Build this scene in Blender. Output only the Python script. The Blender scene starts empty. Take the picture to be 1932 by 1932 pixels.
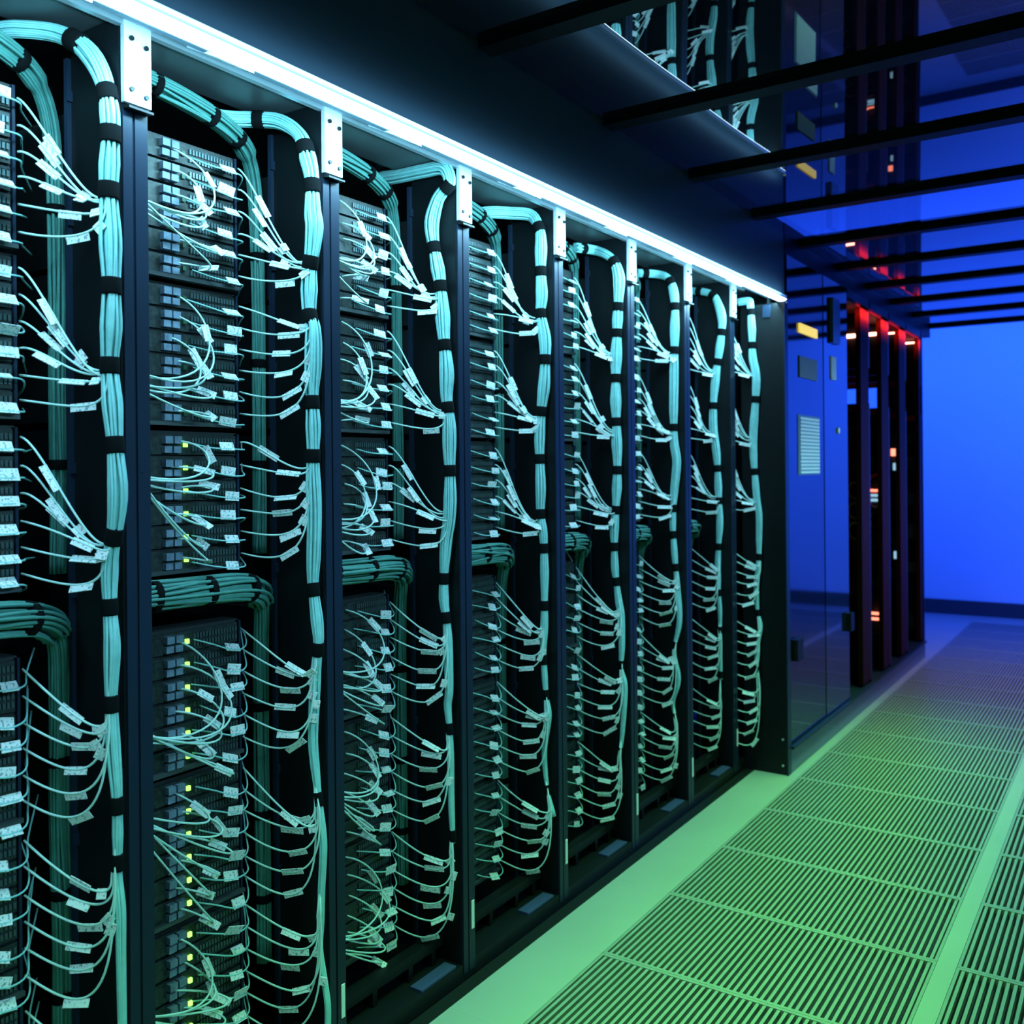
import bpy, math, random
from mathutils import Vector, Matrix

# ------------------------------------------------------------------ camera, world, lamps, exposure
K = 1.6                       # every measure below is in eye heights; one eye height is 1.6 m
sc = bpy.context.scene
col = sc.collection
random.seed(7)

cam_data = bpy.data.cameras.new('camera')
cam = bpy.data.objects.new('camera', cam_data)
col.objects.link(cam)
YAW, ROLL = math.atan2(2165 - 966, 1798), -0.009
cs, sn = math.cos(YAW), math.sin(YAW)
dv, rv, uv = Vector((-sn, cs, 0)), Vector((cs, sn, 0)), Vector((0, 0, 1))
cr, sr = math.cos(ROLL), math.sin(ROLL)
r2, u2 = cr * rv + sr * uv, -sr * rv + cr * uv
M = Matrix((r2, u2, -dv)).transposed().to_4x4()
M.translation = Vector((0, 0, K))
cam.matrix_world = M
cam_data.sensor_width = 36
cam_data.lens = 1798 / 1932 * 36
cam_data.shift_y = -80 / 1932
cam_data.clip_start, cam_data.clip_end = 0.02, 60
cam_data.dof.use_dof = True
cam_data.dof.focus_distance = 1.55 * K
cam_data.dof.aperture_fstop = 3.6
sc.camera = cam

world = bpy.data.worlds.new('world')
sc.world = world
world.use_nodes = True
world.node_tree.nodes['Background'].inputs[0].default_value = (0.02, 0.08, 0.12, 1)
world.node_tree.nodes['Background'].inputs[1].default_value = 0.05

sc.view_settings.view_transform = 'Standard'
sc.view_settings.look = 'None'
sc.view_settings.gamma = 1
sc.view_settings.use_curve_mapping = False
sc.view_settings.exposure = 0.0


def area_lamp(name, loc, aim, sx, sy, power, color, spread=math.pi):
    l = bpy.data.lights.new(name, 'AREA')
    l.shape, l.size, l.size_y, l.energy, l.color = 'RECTANGLE', sx * K, sy * K, power, color
    l.spread = spread
    o = bpy.data.objects.new(name, l)
    col.objects.link(o)
    o.location = Vector(loc) * K
    d = Vector(aim).normalized()
    up = Vector((0, 1, 0)) if abs(d.y) < 0.9 else Vector((0, 0, 1))
    x = up.cross(-d).normalized()
    y = (-d).cross(x)
    R = Matrix((x, y, -d)).transposed()
    o.rotation_euler = R.to_euler()
    return o


CYAN = (0.32, 0.78, 0.98)
GREEN = (0.20, 1.0, 0.20)
BLUE = (0.012, 0.085, 1.0)
# strip along the head of the rack row, the same strip on the facing row, green aisle lamp, blue wall washers, added fills for the fascia glow and the red glow
area_lamp('rack_strip_lamp', (-1.006, 1.1, 1.541), (-1, 0, -0.8), 0.03, 4.0, 82, CYAN)
area_lamp('fascia_glow_fill', (-0.952, 0.87, 1.566), (-1, 0, 0.1), 0.006, 4.4, 5, (0.25, 0.66, 1.0))  # unseen fill added to make the strip's glow on the fascia
area_lamp('facing_strip_lamp', (0.42, 2.3, 1.5), (-1, 0, -0.45), 0.03, 5.0, 21, CYAN, math.radians(54))
area_lamp('aisle_lamp', (-0.60, 1.9, 1.71), (0, 0, -1), 0.3, 4.2, 62, GREEN, math.radians(54))
area_lamp('far_aisle_lamp', (-0.1, 4.7, 1.71), (0, 0, -1), 0.4, 1.4, 17, (1.0, 0.85, 0.62), math.radians(110))
area_lamp('wall_washer', (-0.9, 5.72, 1.95), (0, 1, -0.25), 4.4, 0.3, 230, BLUE)
area_lamp('wall_washer_side', (0.9, 5.6, 0.9), (-0.55, 1, 0), 0.4, 1.4, 130, BLUE)
area_lamp('red_glow_fill', (-0.945, 4.65, 1.645), (-1, 0, -0.35), 0.03, 1.3, 21, (1.0, 0.05, 0.02), math.radians(95))  # unseen fill added to redden the tops of the open racks

# ------------------------------------------------------------------ materials
MATS = {}


def mat(name, color, rough=0.5, metal=0.0, ior=1.5, emit=None, strength=0.0, noise=None, spec=None):
    m = bpy.data.materials.new(name)
    m.use_nodes = True
    nt = m.node_tree
    b = nt.nodes['Principled BSDF']
    b.inputs['Base Color'].default_value = (*color, 1)
    b.inputs['Roughness'].default_value = rough
    b.inputs['Metallic'].default_value = metal
    b.inputs['IOR'].default_value = ior
    if spec is not None:
        b.inputs['Specular IOR Level'].default_value = spec
    if emit:
        b.inputs['Emission Color'].default_value = (*emit, 1)
        b.inputs['Emission Strength'].default_value = strength
    if noise:
        scale, amount = noise
        tc = nt.nodes.new('ShaderNodeTexCoord')
        n = nt.nodes.new('ShaderNodeTexNoise')
        n.inputs['Scale'].default_value = scale
        n.inputs['Detail'].default_value = 3
        ramp = nt.nodes.new('ShaderNodeMapRange')
        ramp.inputs['From Min'].default_value, ramp.inputs['From Max'].default_value = 0.3, 0.7
        ramp.inputs['To Min'].default_value, ramp.inputs['To Max'].default_value = 1 - amount, 1 + amount
        mix = nt.nodes.new('ShaderNodeVectorMath')
        mix.operation = 'SCALE'
        mix.inputs[0].default_value = color
        nt.links.new(tc.outputs['Object'], n.inputs['Vector'])
        nt.links.new(n.outputs['Fac'], ramp.inputs['Value'])
        nt.links.new(ramp.outputs['Result'], mix.inputs['Scale'])
        nt.links.new(mix.outputs['Vector'], b.inputs['Base Color'])
    MATS[name] = m
    return m


mat('black_steel', (0.006, 0.008, 0.010), 0.42, spec=0.22, noise=(6, 0.15))
mat('flange_steel', (0.014, 0.025, 0.050), 0.34, noise=(5, 0.1), spec=0.2)
mat('plate_steel', (0.62, 0.68, 0.78), 0.42, 0.1, noise=(30, 0.06))
mat('plate_lilac_sheen', (0.05, 0.065, 0.17), 0.35)  # lilac sheen of the plinth top put into a plate colour
mat('bolt_steel', (0.02, 0.02, 0.022), 0.35, 0.6)
mat('canopy_steel', (0.07, 0.085, 0.095), 0.4, 0.2)
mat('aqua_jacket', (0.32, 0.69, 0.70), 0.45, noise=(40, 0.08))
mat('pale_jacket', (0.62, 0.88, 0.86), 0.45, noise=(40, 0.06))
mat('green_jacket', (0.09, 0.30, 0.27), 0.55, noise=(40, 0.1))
mat('velcro', (0.004, 0.005, 0.006), 0.9, spec=0.1)
mat('chassis_body', (0.020, 0.024, 0.028), 0.5)
mat('card_face', (0.018, 0.028, 0.029), 0.45, noise=(90, 0.6))
mat('optic_grey', (0.17, 0.23, 0.32), 0.4, noise=(70, 0.3))
mat('port_cage', (0.09, 0.13, 0.14), 0.35, 0.5)
mat('led_green', (0.05, 0.4, 0.05), 0.4, emit=(0.30, 1.0, 0.12), strength=2.6)
mat('led_dark', (0.03, 0.10, 0.05), 0.4)
mat('led_amber', (0.4, 0.2, 0.02), 0.4, emit=(1.0, 0.6, 0.05), strength=5)
mat('lamp_white', (0.9, 0.95, 1.0), 0.4, emit=(0.62, 0.90, 1.0), strength=7)
mat('alu', (0.55, 0.62, 0.68), 0.3, 0.7)
mat('soffit_grey', (0.30, 0.36, 0.42), 0.45)
mat('fascia_dark', (0.045, 0.065, 0.085), 0.5, spec=0.2)
mat('beam_dark', (0.003, 0.004, 0.007), 0.5, spec=0.12)
mat('kerb_dark', (0.012, 0.016, 0.015), 0.3)
mat('floor_pale', (0.34, 0.37, 0.35), 0.42, noise=(3, 0.05))
mat('grate_pale', (0.26, 0.29, 0.275), 0.42, noise=(20, 0.06))
mat('underfloor', (0.16, 0.19, 0.17), 0.8)
mat('joint_grey', (0.36, 0.39, 0.38), 0.6)
mat('wall_paint', (0.72, 0.74, 0.78), 0.7, noise=(1.2, 0.03))
mat('dark_paint', (0.02, 0.022, 0.026), 0.7)
mat('baseboard_dark', (0.03, 0.04, 0.05), 0.6)
mat('door_gloss', (0.004, 0.005, 0.012), 0.06, ior=1.62)
mat('door_bright_reflection', (0.006, 0.010, 0.03), 0.05, ior=2.1)  # copy of the door gloss with a brighter reflection put into it
mat('sill_dark', (0.03, 0.033, 0.04), 0.22, ior=1.8)
mat('sign_yellow_glow', (0.95, 0.75, 0.10), 0.5, emit=(1.0, 0.75, 0.12), strength=0.9)  # emission stands in for light falling on the sign
mat('sticker_white', (0.93, 0.95, 0.96), 0.6)
mat('card_grey', (0.16, 0.22, 0.30), 0.5)
mat('sticker_olive', (0.24, 0.26, 0.05), 0.5)
mat('bar_green', (0.05, 0.10, 0.09), 0.3)
mat('red_lamp', (0.9, 0.3, 0.2), 0.4, emit=(1.0, 0.30, 0.20), strength=12)
mat('red_lit_ledge', (0.50, 0.03, 0.015), 0.5)  # red light on the ledge put into its colour
mat('post_red_glow', (0.035, 0.007, 0.006), 0.6, spec=0.05)  # red glow on black posts and top beams put into the colour
mat('orange_cord', (0.85, 0.30, 0.15), 0.5)
mat('red_cord', (0.6, 0.06, 0.04), 0.5)
mat('lamp_red_small', (0.9, 0.2, 0.1), 0.4, emit=(1.0, 0.25, 0.15), strength=2.5)
mat('lamp_blue_small', (0.4, 0.7, 0.9), 0.4, emit=(0.4, 0.75, 1.0), strength=0.8)


def tag_paper():
    """white cable flags with rows of tiny grey print"""
    m = mat('flag_paper', (0.86, 0.90, 0.92), 0.5)
    nt = m.node_tree
    b = nt.nodes['Principled BSDF']
    tc = nt.nodes.new('ShaderNodeTexCoord')
    n = nt.nodes.new('ShaderNodeTexNoise')
    n.inputs['Scale'].default_value = 190
    n.inputs['Detail'].default_value = 1
    r = nt.nodes.new('ShaderNodeValToRGB')
    r.color_ramp.elements[0].position, r.color_ramp.elements[0].color = 0.34, (0.30, 0.36, 0.42, 1)
    r.color_ramp.elements[1].position, r.color_ramp.elements[1].color = 0.44, (0.86, 0.90, 0.92, 1)
    nt.links.new(tc.outputs['Object'], n.inputs['Vector'])
    nt.links.new(n.outputs['Fac'], r.inputs['Fac'])
    nt.links.new(r.outputs['Color'], b.inputs['Base Color'])


tag_paper()


def pane_mat(name, tint, see, ior):
    """roof panes: smoked or clear sheet, a mirror at grazing angles"""
    m = bpy.data.materials.new(name)
    m.use_nodes = True
    nt = m.node_tree
    nt.nodes.clear()
    out = nt.nodes.new('ShaderNodeOutputMaterial')
    gl = nt.nodes.new('ShaderNodeBsdfGlossy')
    gl.inputs['Roughness'].default_value = 0.015
    gl.inputs['Color'].default_value = (0.95, 0.97, 1, 1)
    df = nt.nodes.new('ShaderNodeBsdfDiffuse')
    df.inputs['Color'].default_value = (*tint, 1)
    tr = nt.nodes.new('ShaderNodeBsdfTransparent')
    tr.inputs['Color'].default_value = (0.8, 0.85, 1, 1)
    inner = nt.nodes.new('ShaderNodeMixShader')
    inner.inputs['Fac'].default_value = see
    fr = nt.nodes.new('ShaderNodeFresnel')
    fr.inputs['IOR'].default_value = ior
    mix = nt.nodes.new('ShaderNodeMixShader')
    nt.links.new(df.outputs[0], inner.inputs[1])
    nt.links.new(tr.outputs[0], inner.inputs[2])
    nt.links.new(fr.outputs[0], mix.inputs[0])
    nt.links.new(inner.outputs[0], mix.inputs[1])
    nt.links.new(gl.outputs[0], mix.inputs[2])
    nt.links.new(mix.outputs[0], out.inputs['Surface'])
    MATS[name] = m


pane_mat('smoked_pane', (0.004, 0.006, 0.010), 0.05, 3.3)
pane_mat('clear_pane', (0.004, 0.006, 0.010), 0.92, 1.5)

# ------------------------------------------------------------------ mesh helpers
ORIG = {}


class MB:
    def __init__(self):
        self.v, self.f, self.s = [], [], []

    def face(self, idx, smooth=False):
        self.f.append(idx)
        self.s.append(smooth)

    def box(self, a, b):
        (x0, y0, z0), (x1, y1, z1) = a, b
        n = len(self.v)
        self.v += [(x0, y0, z0), (x1, y0, z0), (x1, y1, z0), (x0, y1, z0),
                   (x0, y0, z1), (x1, y0, z1), (x1, y1, z1), (x0, y1, z1)]
        for q in ((3, 2, 1, 0), (4, 5, 6, 7), (0, 1, 5, 4), (1, 2, 6, 5), (2, 3, 7, 6), (3, 0, 4, 7)):
            self.face([n + i for i in q])
        return self

    def obox(self, c, ax, ay, az):
        """box from a centre and three half-axis vectors"""
        c, ax, ay, az = Vector(c), Vector(ax), Vector(ay), Vector(az)
        n = len(self.v)
        for k in (-1, 1):
            for i, j in ((-1, -1), (1, -1), (1, 1), (-1, 1)):
                self.v.append(tuple(c + i * ax + j * ay + k * az))
        for q in ((3, 2, 1, 0), (4, 5, 6, 7), (0, 1, 5, 4), (1, 2, 6, 5), (2, 3, 7, 6), (3, 0, 4, 7)):
            self.face([n + i for i in q])
        return self

    def prism(self, prof, y0, y1):
        """profile of (x, z) points swept along y"""
        n, m = len(self.v), len(prof)
        for y in (y0, y1):
            self.v += [(x, y, z) for x, z in prof]
        for i in range(m):
            j = (i + 1) % m
            self.face([n + i, n + j, n + m + j, n + m + i])
        self.face([n + i for i in range(m)][::-1])
        self.face([n + m + i for i in range(m)])
        return self

    def tube(self, pts, r, sides=6, cap=True):
        pts = [Vector(p) for p in pts]
        m = len(pts)
        rs = r if isinstance(r, (list, tuple)) else [r] * m
        t = [(pts[min(i + 1, m - 1)] - pts[max(i - 1, 0)]).normalized() for i in range(m)]
        u = t[0].orthogonal().normalized()
        n0 = len(self.v)
        for i in range(m):
            u = (u - t[i] * u.dot(t[i])).normalized()
            w = t[i].cross(u)
            for k in range(sides):
                a = 2 * math.pi * k / sides
                self.v.append(tuple(pts[i] + rs[i] * (math.cos(a) * u + math.sin(a) * w)))
        for i in range(m - 1):
            for k in range(sides):
                a, b = n0 + i * sides + k, n0 + i * sides + (k + 1) % sides
                self.face([a, b, b + sides, a + sides], True)
        if cap:
            self.face([n0 + k for k in range(sides)][::-1])
            self.face([n0 + (m - 1) * sides + k for k in range(sides)])
        return self

    def disc_post(self, c, axis, r, h, sides=12):
        c, axis = Vector(c), Vector(axis).normalized()
        return self.tube([c, c + axis * h], r, sides)

    def build(self, name, material, parent=None, origin=None):
        if parent is not None:
            o0 = ORIG[parent.name]
        elif origin is not None:
            o0 = Vector(origin)
        else:
            lo = [min(p[i] for p in self.v) for i in range(3)]
            hi = [max(p[i] for p in self.v) for i in range(3)]
            o0 = Vector(((lo[0] + hi[0]) / 2, (lo[1] + hi[1]) / 2, lo[2]))
        me = bpy.data.meshes.new(name)
        me.from_pydata([((p[0] - o0.x) * K, (p[1] - o0.y) * K, (p[2] - o0.z) * K) for p in self.v], [], self.f)
        me.polygons.foreach_set('use_smooth', self.s)
        me.materials.append(MATS[material])
        o = bpy.data.objects.new(name, me)
        col.objects.link(o)
        ORIG[o.name] = o0
        if parent is not None:
            o.parent = parent
        else:
            o.location = o0 * K
        return o


def tag(o, label=None, cat=None, group=None, kind=None):
    if label:
        o['label'] = label
    if cat:
        o['category'] = cat
    if group:
        o['group'] = group
    if kind:
        o['kind'] = kind
    return o


def empty(name, loc):
    o = bpy.data.objects.new(name, None)
    o.empty_display_size = 0.05
    col.objects.link(o)
    o.location = Vector(loc) * K
    ORIG[o.name] = Vector(loc)
    return o


def copy_tree(o, parent=None):
    c = o.copy()
    col.objects.link(c)
    if parent is not None:
        c.parent = parent
    for ch in o.children:
        copy_tree(ch, c)
    return c


def struct(name, mb, material, parent=None):
    o = mb.build(name, material, parent)
    if parent is None:
        o['kind'] = 'structure'
    return o


def bez(p0, p1, p2, p3, n=18):
    p0, p1, p2, p3 = map(Vector, (p0, p1, p2, p3))
    out = []
    for i in range(n + 1):
        t = i / n
        s = 1 - t
        out.append(s * s * s * p0 + 3 * s * s * t * p1 + 3 * s * t * t * p2 + t * t * t * p3)
    return out


def spline(pts, sub=4):
    """Catmull-Rom through the points"""
    P = [Vector(p) for p in pts]
    P = [2 * P[0] - P[1]] + P + [2 * P[-1] - P[-2]]
    out = []
    for i in range(1, len(P) - 2):
        a, b, c, d = P[i - 1], P[i], P[i + 1], P[i + 2]
        for k in range(sub):
            t = k / sub
            out.append(0.5 * (2 * b + (c - a) * t + (2 * a - 5 * b + 4 * c - d) * t * t + (3 * b - a - 3 * c + d) * t ** 3))
    out.append(P[-2])
    return out


ORD = ['first', 'second', 'third', 'fourth', 'fifth', 'sixth', 'seventh', 'eighth', 'ninth', 'tenth', 'eleventh',
       'twelfth', 'thirteenth', 'fourteenth', 'fifteenth', 'sixteenth', 'seventeenth', 'eighteenth']
RACK = ['leftmost rack'] + [w + ' rack from left' for w in ORD[1:8]]
PITCH = 0.365
RU = random.uniform

# ------------------------------------------------------------------ the setting
b = MB()
b.box((-3.2, -1.6, -0.05), (-1.088, 3.06, -0.004))
b.box((-1.088, -1.6, -0.05), (-0.945, 3.06, 0))
b.box((-3.2, 3.06, -0.05), (-0.945, 7.0, 0))
b.box((-0.36, -1.6, -0.05), (-0.324, 7.0, 0))
b.box((0.262, -1.6, -0.05), (1.6, 7.0, 0))
b.box((-0.945, -1.6, -0.05), (-0.36, 0.41, 0))
b.box((-0.324, -1.6, -0.05), (0.262, 0.41, 0))
b.box((-0.945, 6.70, -0.05), (-0.36, 7.0, 0))
b.box((-0.324, 6.70, -0.05), (0.262, 7.0, 0))
floor = struct('floor', b, 'floor_pale')
struct('underfloor_tray', MB().box((-0.945, 0.41, -0.045), (0.262, 6.70, -0.022)), 'underfloor', floor)
j = MB()
for n in range(-4, 5):
    y = 1.738 + 0.331 * n
    j.box((-1.088, y - 0.0012, -0.002), (-0.946, y + 0.0012, 0.0003))
struct('tile_joint', j, 'joint_grey', floor)

struct('trim_20', MB().box((-1.117, -1.6, -0.004), (-1.0885, 3.058, 0.001)), 'kerb_dark')
struct('wall_far', MB().box((-3.2, 7.0, 0), (1.6, 7.1, 3.3)), 'wall_paint')
struct('baseboard_far', MB().box((-3.2, 6.975, 0), (1.6, 7.0, 0.095)), 'baseboard_dark')
struct('wall_left', MB().box((-3.3, -1.6, 0), (-3.2, 7.1, 3.3)), 'dark_paint')
struct('wall_right', MB().box((1.6, -1.6, 0), (1.7, 7.1, 3.3)), 'dark_paint')
struct('wall_back', MB().box((-3.3, -1.7, 0), (1.7, -1.6, 3.3)), 'dark_paint')
struct('ceiling', MB().box((-3.3, -1.7, 3.3), (1.7, 7.1, 3.4)), 'dark_paint')

# aisle roof: panes between cross beams, sagging by a millimetre
ZC = 1.76
BEAM0, BSTEP = 1.86, 0.465
for n in range(-6, 9):
    y = BEAM0 + BSTEP * n
    bb = MB()
    bb.box((-0.98, y - 0.022, ZC - 0.014), (0.46, y + 0.022, ZC + 0.02))
    struct('trim_%d' % (n + 7), bb, 'beam_dark')
    if n < 8:
        w = MB()
        y0, y1, m = y + 0.022, y + BSTEP - 0.022, 10
        k0 = len(w.v)
        for i in range(m + 1):
            t = i / m
            yy, zz = y0 + (y1 - y0) * t, ZC - 0.0011 * 4 * t * (1 - t)
            w.v += [(-0.98, yy, zz), (0.46, yy, zz)]
        for i in range(m):
            a = k0 + 2 * i
            w.face([a, a + 2, a + 3, a + 1], True)
        p = struct('window_%d' % (n + 7), w, 'clear_pane' if n == 2 else 'smoked_pane')

# fascia, soffit and edge trim over the rack row
struct('trim_16', MB().box((-1.04, -1.4, 1.558), (-0.984, 3.09, 1.80)), 'fascia_dark')
struct('trim_17', MB().prism([(-1.118, 1.598), (-1.009, 1.5475), (-1.009, 1.5565), (-1.118, 1.612)], -1.4, 3.075), 'soffit_grey')
struct('trim_18', MB().box((-1.122, -1.4, 1.588), (-1.112, 3.075, 1.597)), 'alu')
struct('trim_19', MB().box((-1.02, 3.09, 1.70), (-0.982, 5.60, 1.80)), 'beam_dark')

# ------------------------------------------------------------------ slotted floor grates
def grate_mb(x0, x1, y0, y1):
    g = MB()
    fx, fy = 0.006, 0.0075
    g.box((x0, y0, -0.012), (x1, y0 + fy, 0)); g.box((x0, y1 - fy, -0.012), (x1, y1, 0))
    g.box((x0, y0 + fy, -0.012), (x0 + fx, y1 - fy, 0)); g.box((x1 - fx, y0 + fy, -0.012), (x1, y1 - fy, 0))
    n = 43
    st = (x1 - x0 - 2 * fx) / n
    for i in range(n):
        a = x0 + fx + st * (i + 0.5)
        g.box((a - st * 0.235, y0 + fy, -0.012), (a + st * 0.235, y1 - fy, -0.0012))
    return g


proto = None
for c, (x0, cname) in enumerate(((-0.945, 'beside the racks'), (-0.324, 'beyond the dividing strip'))):
    for r in range(19):
        y0 = 1.738 + 0.331 * (r - 4)
        lab = 'slotted floor grate %s, %s row counting from the front' % (cname, (ORD + ['nineteenth'])[r])
        if proto is None:
            proto = grate_mb(x0 + 0.0008, x0 + 0.5842, y0 + 0.0005, y0 + 0.3305).build('floor_grate', 'grate_pale')
            PY = ORIG[proto.name].copy()
            PX0, PY0 = x0, y0
            o = proto
        else:
            o = proto.copy()
            col.objects.link(o)
            o.location = Vector((PY.x + x0 - PX0, PY.y + y0 - PY0, PY.z)) * K
        tag(o, lab, 'floor grate', 'slotted floor grates in two columns')

# ------------------------------------------------------------------ rack frames (eight alike)
def make_rack(k):
    p = 0.757 + PITCH * k
    y0, y9 = p - 0.3222, p + 0.0425
    r = empty('server_rack', (-1.3, p - 0.15, 0))
    MB().box((-1.228, p, 0.016), (-1.120, p + 0.012, 1.600)).build('side_panel', 'black_steel', r)
    f = MB()
    f.box((-1.124, p + 0.003, 0.016), (-1.116, p + 0.017, 1.600))
    f.box((-1.124, p + 0.021, 0.016), (-1.116, p + 0.040, 1.600))
    f.box((-1.124, p + 0.003, 0.016), (-1.119, p + 0.040, 1.600))
    fl = f.build('corner_post', 'flange_steel', r)
    MB().box((-1.1235, p + 0.026, 1.0), (-1.1152, p + 0.028, 1.0012)).build('rivet', 'bolt_steel', fl)
    pl = MB().box((-1.1165, p + 0.001, 1.487), (-1.109, p + 0.0415, 1.600)).build('head_plate', 'plate_steel', r)
    for (yy, zz) in ((p + 0.011, 1.572), (p + 0.033, 1.566), (p + 0.011, 1.505), (p + 0.033, 1.500)):
        MB().disc_post((-1.1095, yy, zz), (1, 0, 0), 0.0034, 0.004, 8).build('bolt', 'bolt_steel', pl)
    MB().prism([(-1.120, 1.487), (-1.102, 1.481), (-1.102, 1.478), (-1.120, 1.480)], p + 0.003, p + 0.040).build('plate_lip', 'bolt_steel', pl)
    e = MB()
    e.box((-1.236, p - 0.006, 0.05), (-1.228, p + 0.012, 1.57))
    for i in range(9):
        e.box((-1.2275, p - 0.008, 0.15 + i * 0.17), (-1.2245, p, 0.165 + i * 0.17))
    e.build('edge_rail', 'flange_steel', r)
    MB().box((-1.25, y0, 1.602), (-1.118, y9, 1.612)).build('canopy', 'canopy_steel', r)
    MB().box((-1.75, y0, 1.612), (-1.25, y9, 1.622)).build('top_panel', 'black_steel', r)
    MB().box((-1.76, y0, 0.02), (-1.75, y9, 1.61)).build('back_panel', 'black_steel', r)
    MB().box((-1.72, y0, 0.0), (-1.118, y9, 0.034)).build('plinth', 'black_steel', r)
    MB().box((-1.19, y0, 0.062), (-1.165, p - 0.002, 0.082)).build('bottom_rail', 'black_steel', r)
    MB().box((-1.15, p - 0.12, 0.0345), (-1.122, p - 0.015, 0.039)).build('sheen_plate', 'plate_lilac_sheen', r)  # added plate that carries the lilac sheen on the plinth
    MB().box((-1.1165, p + 0.028, 0.095), (-1.1145, p + 0.036, 0.150)).build('post_sticker', 'sticker_white', fl)
    for yy in (p - 0.20, p - 0.10, p - 0.03):
        MB().box((-1.19, yy - 0.006, 0.034), (-1.165, yy + 0.006, 0.062)).build('rail_bracket', 'bolt_steel', r)
    MB().box((-1.26, p - 0.3220, 0.05), (-1.236, p - 0.312, 1.58)).build('mounting_rail', 'black_steel', r)
    return r


rack0 = make_rack(0)
for k in range(8):
    r = rack0 if k == 0 else copy_tree(rack0)
    r.location = Vector((-1.3, 0.757 + PITCH * k - 0.15, 0)) * K
    tag(r, 'black open-front server rack with pale head plate, ' + (RACK[k] if k else 'leftmost of the row'), 'server rack', 'black server racks in the lit row')

# ------------------------------------------------------------------ switch chassis, six in each rack
F0 = [(1.495, 0.035), (1.272, 0.0352), (1.047, 0.0358), (0.745, 0.0352), (0.519, 0.0358), (0.294, 0.0359)]
XE = -1.235
def make_chassis(detail, lit):
    # the base of the chassis front edge is the origin; the right edge is y = 0
    o = empty('switch_chassis', (XE, 0, 0))
    MB().box((-1.56, -0.268, 0), (XE - 0.004, 0, 0.214)).build('body', 'chassis_body', o)
    MB().box((XE - 0.006, -0.268, -0.003), (XE + 0.010, 0.0, 0.003)).build('lip', 'canopy_steel', o)
    for side in (-0.268, -0.004):
        MB().box((XE - 0.006, side, 0.003), (XE + 0.004, side + 0.004, 0.212)).build('ear', 'flange_steel', o)
    for i in range(6):
        z = 0.1935 - 0.0353 * i
        cb = MB().box((XE - 0.003, -0.262, z - 0.0155), (XE + 0.002, -0.006, z + 0.0155))
        card = cb.build('line_card', 'card_face', o)
        if not detail:
            continue
        if lit:
            for yy in (-0.145, -0.129):
                MB().box((XE + 0.002, yy, z + 0.001), (XE + 0.012, yy + 0.013, z + 0.012)).build('optic_module', 'optic_grey', card)
                MB().box((XE + 0.002, yy, z - 0.013), (XE + 0.010, yy + 0.013, z - 0.003)).build('optic_module', 'optic_grey', card)
        g = MB()
        for q in range(15):
            for dz in (-0.010, 0.002):
                yy = -0.092 + q * 0.0057
                g.box((XE + 0.002, yy, z + dz), (XE + 0.005, yy + 0.0036, z + dz + 0.008))
        g.build('port_row', 'port_cage', card)
        if not lit:
            continue
        sl = MB()
        sl.box((XE + 0.002, -0.107, z - 0.004), (XE + 0.006, -0.101, z + 0.003))
        sl.build('status_light', 'led_green' if lit == 2 else 'led_dark', card)
    return o


protos = {('d', 0): make_chassis(True, 0), ('d', 1): make_chassis(True, 1), ('d', 2): make_chassis(True, 2), ('s', 0): make_chassis(False, 0)}
used = set()
for k in range(7):
    for c in range(6):
        key = ('d' if k < 4 else 's', (2 if c >= 2 else 1) if k == 1 else 0)
        src = protos[key]
        o = src if key not in used else copy_tree(src)
        used.add(key)
        z = F0[c][0] - 0.004 - 0.1935
        o.location = Vector((XE, 0.680 + PITCH * k, z)) * K
        tag(o, 'black switch chassis with line cards, %s in the %s' % (['topmost', 'second from top', 'third from top', 'third from bottom', 'second from bottom', 'lowest'][c], RACK[k]),
            'network switch', 'switch chassis in the server racks')
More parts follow.
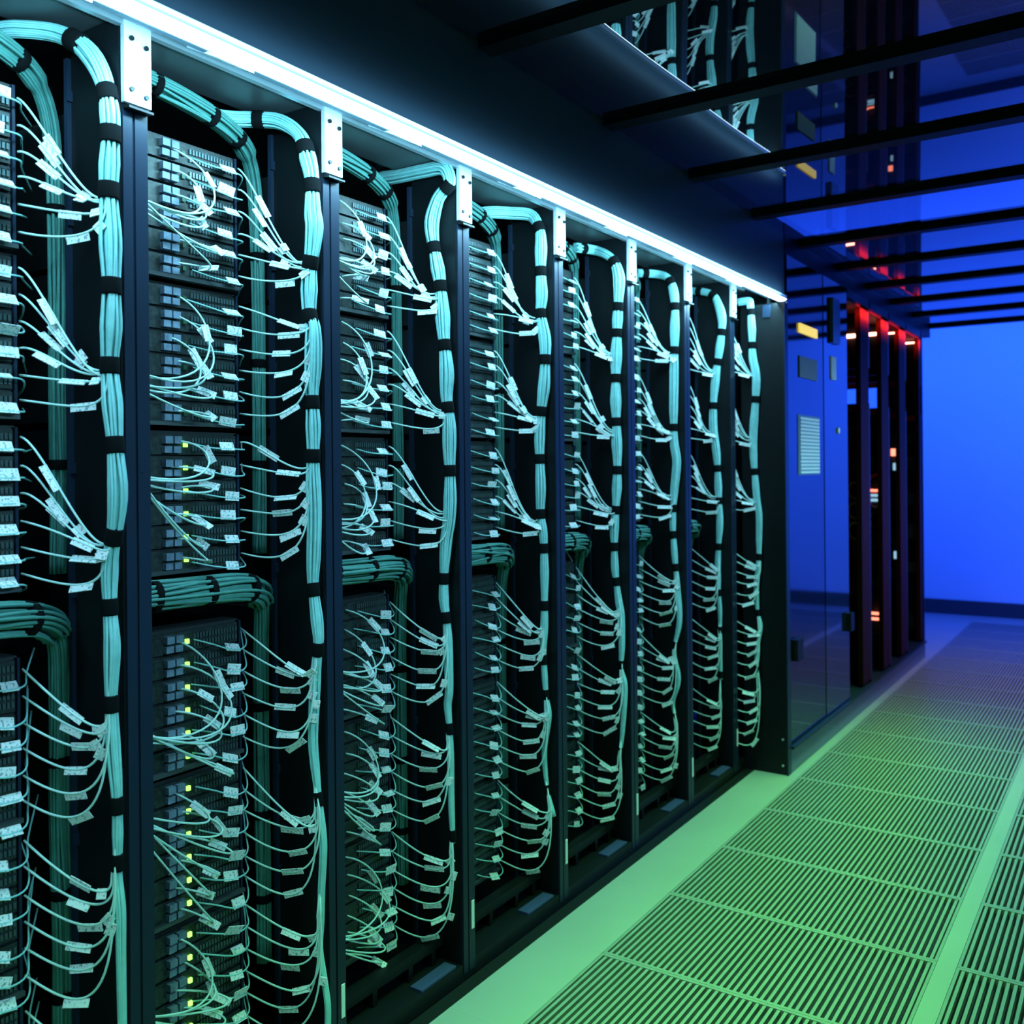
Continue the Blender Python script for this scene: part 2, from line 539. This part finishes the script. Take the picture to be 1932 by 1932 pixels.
# harness centre lines (x, z) or (x, y, z) on the camera side of each side panel, and the heights of their straps
TRUNK = {
 0: ([(-1.295, 0.654, 1.583), (-1.257, 0.675, 1.586), (-1.231, 0.689, 1.586), (-1.191, 0.717, 1.580), (-1.153, 0.732, 1.555), (-1.123, 1.511), (-1.109, 1.453), (-1.114, 1.365), (-1.111, 1.303), (-1.11, 1.241), (-1.111, 1.187), (-1.115, 1.139), (-1.11, 1.091), (-1.105, 1.036), (-1.1, 0.975), (-1.107, 0.927), (-1.118, 0.885), (-1.119, 0.827), (-1.115, 0.776), (-1.118, 0.714), (-1.115, 0.652), (-1.108, 0.585), (-1.107, 0.524), (-1.108, 0.483), (-1.102, 0.437), (-1.102, 0.382), (-1.101, 0.314), (-1.1, 0.274)],
   [1.596, 1.492, 1.432, 1.361, 1.241, 1.139, 1.036, 0.915, 0.827, 0.707, 0.568, 0.5]),
 1: ([(-1.245, 1.008, 1.572), (-1.24, 1.047, 1.578), (-1.223, 1.076, 1.582), (-1.182, 1.094, 1.575), (-1.145, 1.548), (-1.127, 1.506), (-1.118, 1.47), (-1.117, 1.418), (-1.114, 1.392), (-1.12, 1.35), (-1.126, 1.317), (-1.127, 1.257), (-1.119, 1.23), (-1.12, 1.171), (-1.123, 1.128), (-1.121, 1.085), (-1.121, 1.034), (-1.122, 0.991), (-1.12, 0.94), (-1.121, 0.888), (-1.124, 0.828), (-1.122, 0.803), (-1.115, 0.752), (-1.113, 0.722), (-1.12, 0.674), (-1.124, 0.622), (-1.127, 0.562), (-1.12, 0.503), (-1.116, 0.478), (-1.111, 0.445), (-1.106, 0.395), (-1.111, 0.326), (-1.113, 0.274), (-1.116, 0.231), (-1.106, 0.182), (-1.099, 0.134), (-1.105, 0.05)],
   [1.552, 1.457, 1.337, 1.253, 1.115, 1.029, 0.807, 0.709, 0.474]),
 2: ([(-1.297, 1.594), (-1.248, 1.591), (-1.18, 1.59), (-1.13, 1.585), (-1.117, 1.555), (-1.134, 1.54), (-1.148, 1.524), (-1.161, 1.485), (-1.158, 1.443), (-1.149, 1.4), (-1.143, 1.368), (-1.137, 1.306), (-1.134, 1.254), (-1.128, 1.192), (-1.129, 1.141), (-1.123, 1.089), (-1.123, 1.028), (-1.122, 0.956), (-1.125, 0.905), (-1.133, 0.863), (-1.139, 0.801), (-1.14, 0.75), (-1.135, 0.714), (-1.131, 0.668), (-1.129, 0.576), (-1.133, 0.545), (-1.129, 0.499), (-1.127, 0.453), (-1.126, 0.35), (-1.123, 0.279), (-1.115, 0.22), (-1.115, 0.168), (-1.131, 0.113)],
   [1.548, 1.43, 1.355, 1.244, 1.125, 0.997, 0.793, 0.711, 0.496, 0.279]),
 3: ([(-1.24, 1.738, 1.575), (-1.221, 1.763, 1.58), (-1.202, 1.799, 1.583), (-1.166, 1.58), (-1.145, 1.553), (-1.138, 1.522), (-1.139, 1.462), (-1.137, 1.39), (-1.14, 1.352), (-1.129, 1.282), (-1.132, 1.198), (-1.139, 1.145), (-1.146, 1.067), (-1.144, 0.959), (-1.145, 0.899), (-1.138, 0.851), (-1.136, 0.767), (-1.138, 0.647), (-1.141, 0.587), (-1.135, 0.491), (-1.128, 0.444), (-1.141, 0.359), (-1.133, 0.276), (-1.117, 0.219), (-1.125, 0.158)],
   [1.545, 1.444, 1.352, 1.24, 1.127, 1.021, 0.895, 0.821, 0.705, 0.575, 0.488, 0.274]),
 4: ([(-1.221, 2.133, 1.57), (-1.204, 1.573), (-1.165, 1.556), (-1.142, 1.534), (-1.13, 1.499), (-1.129, 1.464), (-1.134, 1.383), (-1.138, 1.305), (-1.14, 1.262), (-1.141, 1.186), (-1.14, 1.121), (-1.139, 1.067), (-1.138, 1.024), (-1.14, 0.948), (-1.147, 0.863), (-1.149, 0.829), (-1.148, 0.744), (-1.138, 0.66), (-1.131, 0.619), (-1.13, 0.541), (-1.132, 0.484), (-1.122, 0.435), (-1.131, 0.315), (-1.141, 0.245), (-1.136, 0.161)],
   [1.547, 1.425, 1.349, 1.229, 1.121, 1.003, 0.9, 0.792, 0.704, 0.493, 0.275]),
 5: ([(-1.235, 2.516, 1.57), (-1.193, 1.569), (-1.159, 1.555), (-1.144, 1.53), (-1.136, 1.483), (-1.137, 1.398), (-1.14, 1.303), (-1.142, 1.208), (-1.143, 1.147), (-1.142, 1.074), (-1.134, 1.017), (-1.142, 0.94), (-1.149, 0.845), (-1.144, 0.75), (-1.136, 0.655), (-1.13, 0.558), (-1.148, 0.469), (-1.134, 0.388), (-1.153, 0.319), (-1.143, 0.268), (-1.132, 0.208)],
   [1.555, 1.461, 1.34, 1.119, 0.885, 0.805, 0.703, 0.489, 0.268]),
 6: ([(-1.245, 1.581), (-1.192, 1.571), (-1.165, 1.558), (-1.151, 1.536), (-1.135, 1.471), (-1.145, 1.378), (-1.16, 1.282), (-1.169, 1.147), (-1.157, 1.039), (-1.153, 0.936), (-1.149, 0.827), (-1.157, 0.698), (-1.156, 0.635), (-1.151, 0.529), (-1.151, 0.401), (-1.15, 0.317), (-1.142, 0.204), (-1.151, 0.139)],
   [1.558, 1.435, 1.342, 1.214, 0.994, 0.888, 0.749, 0.59, 0.486, 0.276]),
 7: ([(-1.123, 1.547), (-1.091, 1.547), (-1.082, 1.536), (-1.077, 1.457), (-1.075, 1.363), (-1.063, 1.284), (-1.073, 1.125), (-1.074, 1.038), (-1.066, 0.908), (-1.058, 0.844), (-1.059, 0.759), (-1.06, 0.693), (-1.069, 0.607), (-1.065, 0.524), (-1.056, 0.478), (-1.071, 0.39), (-1.066, 0.326), (-1.054, 0.277), (-1.036, 0.211)],
   [1.508, 1.408, 1.213, 0.984, 0.708, 0.524, 0.326]),
}


def path_at(path, z):
    """x of the trunk where its falling part passes height z"""
    if z > path[5][1]:
        return path[5][0]
    for (xa, za), (xb, zb) in zip(path[5:], path[6:]):
        if za >= z >= zb:
            t = (za - z) / max(1e-6, za - zb)
            return xa + (xb - xa) * t
    return path[-1][0]


def bundle_mb(pts, rad, strand, pinch, seed, wobble=1.0):
    """strands laid round a centre line; they draw together where a strap holds them and bulge between"""
    rng = random.Random(seed)
    b = MB()
    n = len(pts)
    t = [(pts[min(i + 1, n - 1)] - pts[max(i - 1, 0)]).normalized() for i in range(n)]
    u = t[0].orthogonal().normalized()
    fr = []
    for i in range(n):
        u = (u - t[i] * u.dot(t[i])).normalized()
        fr.append((u.copy(), t[i].cross(u)))
    core = [max(0.0012, rad(p) * 0.62 * pinch(p)) for p in pts]
    b.tube(pts, core, 8)
    R0 = max(rad(p) for p in pts)
    m = max(7, int(2 * math.pi * R0 / (strand * 2.15)))
    for s in range(m):
        a = 2 * math.pi * s / m + rng.uniform(-0.15, 0.15)
        tw, ph, fq = rng.uniform(-0.6, 0.6) * wobble, rng.uniform(0, 6.28), rng.uniform(6, 14)
        ext = rng.uniform(0.92, 1.08)
        line = []
        for i, p in enumerate(pts):
            g = pinch(p)
            rr = rad(p) * g * (1 + (ext - 1) * (g - 0.75) * 4 * wobble)
            aa = a + tw * math.sin(fq * (p.z + p.y) + ph) * 0.5
            line.append(p + (math.cos(aa) * fr[i][0] + math.sin(aa) * fr[i][1]) * max(0.0008, rr - strand * 0.6))
        b.tube(line, strand, 5)
    return b


def strap_at(pts, rad, pinch, test, half, parent):
    i = min(range(len(pts)), key=lambda q: test(pts[q]))
    i = max(1, min(len(pts) - 2, i))
    t = (pts[i + 1] - pts[i - 1]).normalized()
    R = rad(pts[i]) * pinch(pts[i]) + 0.0028
    c = pts[i]
    return MB().tube([c - t * half, c - t * half * 0.8, c + t * half * 0.8, c + t * half], [R * 0.96, R, R, R * 0.96], 14).build('strap', 'velcro', parent)


TIES = {0: [1.357, 1.134, 0.914, 0.701, 0.485, 0.262], 1: [1.34, 1.243, 1.017, 0.704, 0.465, 0.291],
        2: [1.346, 1.12, 0.92, 0.694, 0.485, 0.266], 3: [1.345, 1.121, 0.889, 0.66, 0.47, 0.25],
        4: [1.30, 1.10, 0.90, 0.655, 0.475, 0.262], 5: [1.335, 1.11, 0.93, 0.70, 0.47, 0.265],
        6: [1.32, 1.12, 0.91, 0.70, 0.47, 0.27], 7: [1.31, 1.10, 0.90, 0.70, 0.50, 0.32]}
# ------------------------------------------------------------------ pale cable trunks, one down the side of each rack
PATHS = {}
for k in range(8):
    pts2, straps = TRUNK[k]
    y = 0.737 + PITCH * k if k < 7 else 3.04
    low = {0: 0.0, 1: 0.0, 7: 0.28}.get(k, TIES[k][5] - 0.035)
    raw = [q if len(q) == 3 else (q[0], y, q[1]) for q in pts2]
    raw = [q for q in raw if q[2] > low]
    PATHS[k] = [(q[0], q[2]) for q in raw]
    pts = spline(raw, 5)

    def rad(p, top=0.0128 if k < 5 else 0.0125):
        h = p.z
        for lo, hi, a, c in ((1.25, 9, 1, 1), (0.95, 1.25, 0.86, 1), (0.7, 0.95, 0.66, 0.86), (0.48, 0.7, 0.46, 0.66), (0.2, 0.48, 0.32, 0.46), (-9, 0.2, 0.3, 0.32)):
            if h >= lo:
                q = min(1, (h - lo) / (hi - lo)) if lo > -9 else 1
                return top * (a + (c - a) * q)

    def pinch(p, straps=straps):
        d = min(abs(p.z - s) for s in straps)
        return 0.80 + 0.26 * min(1, d / 0.05)

    root = bundle_mb(pts, rad, 0.0021, pinch, 100 + k).build('cable_harness', 'aqua_jacket')
    tag(root, 'thick pale aqua cable harness with black straps running down the %s' % RACK[k], 'cable harness', 'pale cable harnesses down the racks')
    fall = pts[len(pts) // 8:]
    for s in straps:
        strap_at(fall, rad, pinch, lambda q, s=s: abs(q.z - s), 0.011, root)
    if k in (0, 1, 4, 5, 6):
        strap_at(pts, rad, pinch, lambda q: abs(q.x + (1.30 if k == 0 else 1.215)), 0.009, root)

# ------------------------------------------------------------------ shadowed green bundles behind
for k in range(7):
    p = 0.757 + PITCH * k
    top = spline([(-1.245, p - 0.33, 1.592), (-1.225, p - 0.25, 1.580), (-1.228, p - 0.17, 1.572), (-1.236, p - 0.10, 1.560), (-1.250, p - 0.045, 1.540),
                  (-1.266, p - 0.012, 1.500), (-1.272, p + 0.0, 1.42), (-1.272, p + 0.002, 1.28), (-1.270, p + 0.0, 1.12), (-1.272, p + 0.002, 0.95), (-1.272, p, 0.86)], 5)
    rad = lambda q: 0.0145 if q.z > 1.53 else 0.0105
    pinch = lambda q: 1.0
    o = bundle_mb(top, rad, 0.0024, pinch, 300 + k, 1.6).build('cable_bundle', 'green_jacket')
    tag(o, 'dark green cable bundle arching over the topmost chassis of the %s' % RACK[k], 'cable bundle', 'green bundles at the rack tops')
    for yy in (p - 0.23, p - 0.13, p - 0.06):
        strap_at(top[:32], rad, pinch, lambda q, yy=yy: abs(q.y - yy), 0.006, o)
    for zz in (1.38, 1.2, 1.02):
        strap_at(top[20:], rad, pinch, lambda q, zz=zz: abs(q.z - zz), 0.007, o)
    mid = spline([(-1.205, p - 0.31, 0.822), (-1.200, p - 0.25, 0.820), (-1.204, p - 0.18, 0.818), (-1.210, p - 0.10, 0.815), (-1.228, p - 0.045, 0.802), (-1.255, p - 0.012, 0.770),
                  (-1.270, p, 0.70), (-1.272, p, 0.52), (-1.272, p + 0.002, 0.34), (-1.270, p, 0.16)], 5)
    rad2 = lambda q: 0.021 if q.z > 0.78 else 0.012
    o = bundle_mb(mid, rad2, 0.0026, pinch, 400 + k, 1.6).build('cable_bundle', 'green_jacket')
    tag(o, 'dark green cable bundle lying across mid height of the %s' % RACK[k], 'cable bundle', 'green bundles at mid height')
    for yy in (p - 0.26, p - 0.16, p - 0.08):
        strap_at(mid[:26], rad2, pinch, lambda q, yy=yy: abs(q.y - yy), 0.006, o)
    for zz in (0.6, 0.42, 0.26):
        strap_at(mid[22:], rad2, pinch, lambda q, zz=zz: abs(q.z - zz), 0.007, o)

# ------------------------------------------------------------------ patch cables
def flag(line, t, length, height, parent, off=0.5, thick=0.0007, lean=0.0):
    i = max(1, min(len(line) - 2, int(t * (len(line) - 1))))
    d = (line[i + 1] - line[i - 1]).normalized()
    n = Vector((0.80, -0.60, 0.15)) + Vector((RU(-0.4, 0.4), RU(-0.4, 0.4), RU(-0.4, 0.5) + lean))
    n = (n - d * n.dot(d)).normalized()
    w = d.cross(n)
    if w.z > 0:
        w = -w
    c = line[i] + w * height * off
    return MB().obox(c, d * length / 2, w * height / 2, n * thick).build('flag_tag', 'flag_paper', parent)


RC = 0.00158
FAN = ['top fan', 'second fan', 'third fan', 'fourth fan', 'fifth fan', 'bottom fan']
RK = ['leftmost rack'] + [w + ' rack from left' for w in ORD[1:8]]

for k in range(8):
    y_s = 0.684 + PITCH * k
    y_t = 0.737 + PITCH * k - 0.006
    xs = XE + 0.002
    if k == 7:
        y_s, y_t, xs = 2.985, 3.034, -1.150
    for f in range(6):
        zt = TIES[k][f]
        z0, st = F0[f]
        for i in range(6):
            zs = z0 - st * i + RU(-0.002, 0.002)
            dz = zs - zt
            hook = 0.0
            if dz > 0.03 and f < 3:                     # falls to the tie, then turns up into it
                ze = zt - RU(0.0, 0.012)
                xe = path_at(PATHS[k], ze) + RU(-0.010, 0.0)
                p1 = (xs + RU(0.018, 0.028), y_s + 0.012, zs + RU(0.0, 0.010) - 0.22 * max(0, dz - 0.08))
                p2 = (xe - RU(0.030, 0.042), y_t - 0.010, ze - RU(0.006, 0.020))
            else:                             # hangs below the tie and is drawn up along the trunk
                d = max(0, -dz)
                ze = zt - RU(0.002, 0.012)
                xe = path_at(PATHS[k], ze) + RU(-0.004, 0.006)
                p1 = (xs + RU(0.055, 0.075), y_s + 0.026, zs - RU(0.008, 0.022) - (0.02 + 0.55 * max(0, dz) if f > 2 else 0))
                p2 = (xe + RU(0.000, 0.016) + 0.05 * d, y_t - 0.004, min(zs, ze) - (RU(0.03, 0.055) if f > 2 else RU(0.012, 0.03)))
            line = bez((xs, y_s, zs), p1, p2, (xe, y_t, ze), 20)
            up = path_at(PATHS[k], ze + 0.05)
            line.append(Vector((up, y_t + 0.003, ze + 0.05)))
            o = MB().tube(line, RC, 6).build('patch_cable', 'pale_jacket')
            tag(o, 'white-tagged aqua patch cable, %s from top in %s, %s' % (ORD[i], FAN[f], RK[k]), 'patch cable', 'patch cables fanning out to the trunks')
            flag(line, RU(0.40, 0.50), RU(0.032, 0.040), 0.0105, o, RU(-0.2, 0.5))
            if k < 6 and RU(0, 1) < 0.62:
                flag(line, RU(0.66, 0.78), RU(0.013, 0.017), 0.013, o, RU(-0.2, 0.5))

# leads that run from the ports to the right, past the chassis edge into the shadow
for k in range(6):
    y_e = 0.680 + PITCH * k
    for f in range(6):
        z0, st = F0[f]
        for i in range(6):
            zc = z0 - st * i - 0.016 + RU(-0.003, 0.003)
            sag = RU(-0.004, 0.006) - (0.012 if f > 2 else 0.0) * RU(0.6, 1.2)
            end = RU(-0.02, 0.03) if f < 3 else RU(0.01, 0.05)
            pts = [(XE + 0.004, y_e - RU(0.082, 0.10), zc + 0.012), (XE + 0.016, y_e - 0.062, zc + 0.004 + sag * 0.3), (XE + 0.022, y_e - 0.030, zc + sag),
                   (XE + 0.018, y_e - 0.002, zc + sag * 0.8), (XE - 0.006, y_e + 0.014, zc + end * 0.3), (XE - 0.060, y_e + RU(0.03, 0.06), zc + end)]
            line = spline(pts, 4)
            o = MB().tube(line, RC * 0.85, 6).build('port_lead', 'aqua_jacket')
            tag(o, 'aqua port lead with white flag, %s from top on %s chassis, %s' % (ORD[i], ['top', 'second', 'third', 'fourth', 'fifth', 'bottom'][f], RK[k]), 'port lead', 'port leads crossing the chassis fronts')
            flag(line, RU(0.36, 0.50), RU(0.022, 0.030), RU(0.013, 0.017), o, RU(-0.5, -0.2) if f < 5 else RU(-0.5, 0.1), lean=RU(-0.1, 0.6))

# loops that hang from the left half of the chassis and return behind the post
CT = {1: [1.385, 1.135, 1.000, 0.640, 0.515, 0.245], 2: [1.375, 1.13, 0.915, 0.655, 0.45, 0.20]}
for k in (1, 2):
    y0 = 0.757 + PITCH * (k - 1)
    for f in range(6):
        zt = CT[k][f]
        z0, st = F0[f]
        for i in range(6):
            zs = z0 - st * i + RU(-0.004, 0.004)
            out = RU(0.05, 0.10) * (1.15 if f > 2 else 0.9)
            a = (XE + 0.006, y0 + 0.155 + RU(-0.006, 0.012), zs)
            e = (-1.175 + RU(-0.006, 0.006), y0 + 0.052, zt + RU(-0.014, 0.014))
            low = min(zs, zt) - RU(0.02, 0.05)
            if f > 2:
                p1 = (XE + 0.05, y0 + 0.150 + out * 0.9, zs - RU(0.01, 0.04))
                p2 = (XE + 0.055, y0 + 0.155 + out * 1.3, min(zs, zt) - RU(0.07, 0.11))
            elif f == 2 and i > 2:
                p1 = (XE + 0.045, y0 + 0.16 + out * 1.1, zs - 0.005)
                p2 = (XE + 0.05, y0 + 0.15 + out * 0.7, low - 0.02)
            else:
                p1 = (XE + 0.04, y0 + 0.165 + out, zs + RU(0.0, 0.02) - 0.3 * max(0, zs - zt))
                p2 = (XE + 0.05, y0 + 0.155 + out * 1.1, low)
            line = bez(a, p1, p2, e, 20)
            line.append(Vector((e[0] - 0.002, e[1] - 0.03, e[2] + 0.012)))
            o = MB().tube(line, RC, 6).build('looped_cable', 'pale_jacket')
            tag(o, 'aqua cable looping back behind the post, %s of %s loop cluster, %s' % (ORD[i], ORD[f], RK[k]), 'looped cable', 'cables looped over the left of the chassis')
            flag(line, RU(0.22, 0.42), RU(0.026, 0.034), 0.0115, o, RU(-0.3, 0.4), lean=0.2)

# ------------------------------------------------------------------ strip light along the fascia
o = empty('strip_light', (-0.98, 1.0, 1.53))
tag(o, 'long white strip light glowing along the head of the rack row', 'strip light')
tp = [(-1.006, 1.5465), (-1.000, 1.5425), (-0.990, 1.5410), (-0.979, 1.5420), (-0.9735, 1.5450), (-0.9735, 1.5470), (-1.006, 1.5470)]
MB().prism(tp, -1.35, 3.078).build('diffuser', 'lamp_white', o)
MB().box((-1.009, -1.35, 1.5471), (-0.9728, 3.08, 1.5578)).build('housing', 'alu', o)
for yy in (0.62, 0.86, 1.22, 1.60, 1.98, 2.36, 2.74):
    MB().prism([(-1.075, 1.578), (-1.011, 1.5485), (-1.011, 1.5445), (-1.075, 1.574)], yy - 0.03, yy + 0.03).build('clip', 'plate_steel', o)

# ------------------------------------------------------------------ end panel of the lit row
o = empty('end_panel', (-1.05, 3.075, 0))
tag(o, 'tall black end panel closing the lit rack row at the strip light end', 'end panel')
MB().box((-1.122, 3.060, 0.0), (-0.976, 3.090, 1.535)).build('panel', 'black_steel', o)
MB().box((-0.9775, 3.056, 0.0), (-0.9735, 3.090, 1.535)).build('edge_strip', 'flange_steel', o)
for zz in (0.03, 0.115):
    MB().disc_post((-0.992, 3.0605, zz), (0, -1, 0), 0.0035, 0.003, 10).build('screw', 'plate_steel', o)
MB().box((-1.045, 3.054, 1.49), (-1.02, 3.0605, 1.53)).build('bracket', 'flange_steel', o)

# ------------------------------------------------------------------ glossy cabinet beyond the end panel
XG = -0.98
o = empty('cabinet', (-1.2, 3.475, 0))
tag(o, 'glossy dark blue cabinet with yellow sign beside the black end panel', 'cabinet')
MB().box((-1.7, 3.335, 0.088), (XG - 0.025, 3.845, 1.70)).build('body', 'black_steel', o)
d1 = MB().box((XG - 0.022, 3.105, 0.092), (XG, 3.515, 1.698)).build('door', 'door_gloss', o)
d2 = MB().box((XG - 0.022, 3.520, 0.092), (XG + 0.002, 3.842, 1.698)).build('fixed_panel', 'door_bright_reflection', o)
s = MB().box((XG, 3.225, 1.457), (XG + 0.006, 3.43, 1.488)).build('warning_sign', 'sign_yellow_glow', d1)
s['label'] = 'bright yellow warning sign'
MB().box((XG, 3.225, 1.305), (XG + 0.004, 3.43, 1.378)).build('olive_plate', 'sticker_olive', d1)
s, ls = MB(), MB()
s.box((XG, 3.205, 0.972), (XG + 0.002, 3.455, 1.178))
for i in range(16):
    z = 0.978 + i * 0.0122
    ls.box((XG + 0.0021, 3.225, z), (XG + 0.005, 3.45, z + 0.0086))
s = s.build('list_card', 'card_grey', d1)
s['label'] = 'pale card with white ruled lines'
ls.build('lettering', 'sticker_white', d1)
MB().box((XG + 0.0, 3.125, 0.36), (XG + 0.02, 3.185, 0.43)).build('handle', 'black_steel', d1)
MB().box((XG + 0.002, 3.605, 1.325), (XG + 0.006, 3.675, 1.412)).build('white_label', 'sticker_white', d2)
MB().disc_post((XG + 0.002, 3.70, 1.137), (1, 0, 0), 0.012, 0.006, 14).build('button', 'sticker_white', d2)
MB().box((XG + 0.002, 3.605, 1.462), (XG + 0.014, 3.70, 1.63)).build('green_bar', 'bar_green', d2)  # dark greenish upright bar on the panel
MB().box((XG + 0.002, 3.80, 0.36), (XG + 0.02, 3.85, 0.43)).build('hinge', 'black_steel', d2)

o = empty('sill', (-1.1, 4.2, 0))
tag(o, 'dark glossy sill running along the floor under the red racks', 'sill')
MB().box((-1.3, 3.092, 0.0), (-0.974, 5.34, 0.078)).build('base', 'sill_dark', o)
MB().box((-1.3, 3.092, 0.078), (-0.965, 5.34, 0.087)).build('ledge', 'flange_steel', o)

# ------------------------------------------------------------------ four open racks under red light
RPITCH = 0.368
for j in range(4):
    y0, y1 = 3.85 + RPITCH * j, 3.85 + RPITCH * (j + 1)
    o = empty('open_rack', (-1.15, (y0 + y1) / 2, 0.087))
    tag(o, 'black open rack lit red at the top, %s after the blue cabinet' % ORD[j], 'open rack', 'red-lit open racks')
    p = MB()
    p.box((-1.5, y1 - 0.02, 0.088), (XG, y1 - 0.005, 1.268))
    p.box((-1.5, y1 - 0.02, 1.418), (XG, y1 - 0.005, 1.70))
    p.build('side_panel', 'black_steel', o)
    q = MB()
    q.box((XG - 0.02, y1 - 0.155, 0.10), (XG, y1 - 0.02, 1.70)) if j < 3 else q.box((XG - 0.02, y1 - 0.06, 0.10), (XG, y1 - 0.02, 1.70))
    q.build('front_post', 'post_red_glow', o)
    MB().box((XG - 0.35, y0, 1.655), (XG, y1 - 0.02, 1.70)).build('top_beam', 'post_red_glow', o)
    MB().box((XG, y0, 1.668), (XG + 0.003, y1 - 0.02, 1.70)).build('cover_strip', 'black_steel', o)
    MB().box((-1.09, y1 - 0.042, 1.236), (XG - 0.004, y1 - 0.0205, 1.262)).build('ledge', 'red_lit_ledge', o)
    MB().box((-1.075, y1 - 0.034, [1.55, 1.60, 1.65, 1.64][j]), (XG - 0.006, y1 - 0.0205, [1.564, 1.613, 1.662, 1.645][j])).build('light_bar', 'red_lamp', o)
    MB().box((-1.075, y1 - 0.040, 0.16), (XG - 0.004, y1 - 0.0205, 0.235)).build('foot_bracket', 'flange_steel', o)
    for zz, h in ((0.45, 0.05), (0.62, 0.08), (0.80, 0.06), (0.98, 0.07), (1.12, 0.05)):
        MB().box((-1.085, y1 - 0.050, zz), (XG - 0.008, y1 - 0.0205, zz + h)).build('server_module', 'chassis_body', o)
    c = MB()
    for q in range(3):
        zc = 0.90 - 0.085 * q + 0.03 * j
        c.tube([(-1.03 + 0.028 * math.cos(a * 0.42), y1 - 0.062, zc + 0.034 * math.sin(a * 0.42)) for a in range(13)], 0.006, 6)
    if j in (0, 1):
        c.build('cable_loop', 'orange_cord' if j == 0 else 'red_cord', o)
    if j == 1:
        for zz in (0.885, 0.30, 0.325):
            MB().box((-1.06, y1 - 0.068, zz), (-1.0, y1 - 0.05, zz + 0.010)).build('indicator', 'lamp_red_small', o)
        for zz in (0.84, 0.862):
            MB().box((-1.05, y1 - 0.068, zz), (-1.01, y1 - 0.05, zz + 0.012)).build('indicator', 'lamp_blue_small', o)
    if j == 2:
        MB().box((-1.04, y1 - 0.068, 1.05), (-1.01, y1 - 0.05, 1.085)).build('indicator', 'lamp_red_small', o)
        for zz in (0.98, 0.55):
            MB().box((-1.03, y1 - 0.068, zz), (-1.005, y1 - 0.05, zz + 0.035)).build('indicator', 'lamp_blue_small', o)
e = MB()
for q in (((-1.7, 5.325, 0.0), (-0.976, 5.345, 1.27)), ((-1.7, 5.325, 1.42), (-0.976, 5.345, 1.70)), ((-1.16, 5.325, 1.27), (-0.976, 5.345, 1.42)), ((-1.7, 5.325, 1.27), (-1.5, 5.345, 1.42))):
    e.box(*q)
o = e.build('end_panel', 'black_steel')
tag(o, 'black end panel of the red racks in front of the blue wall', 'end panel')
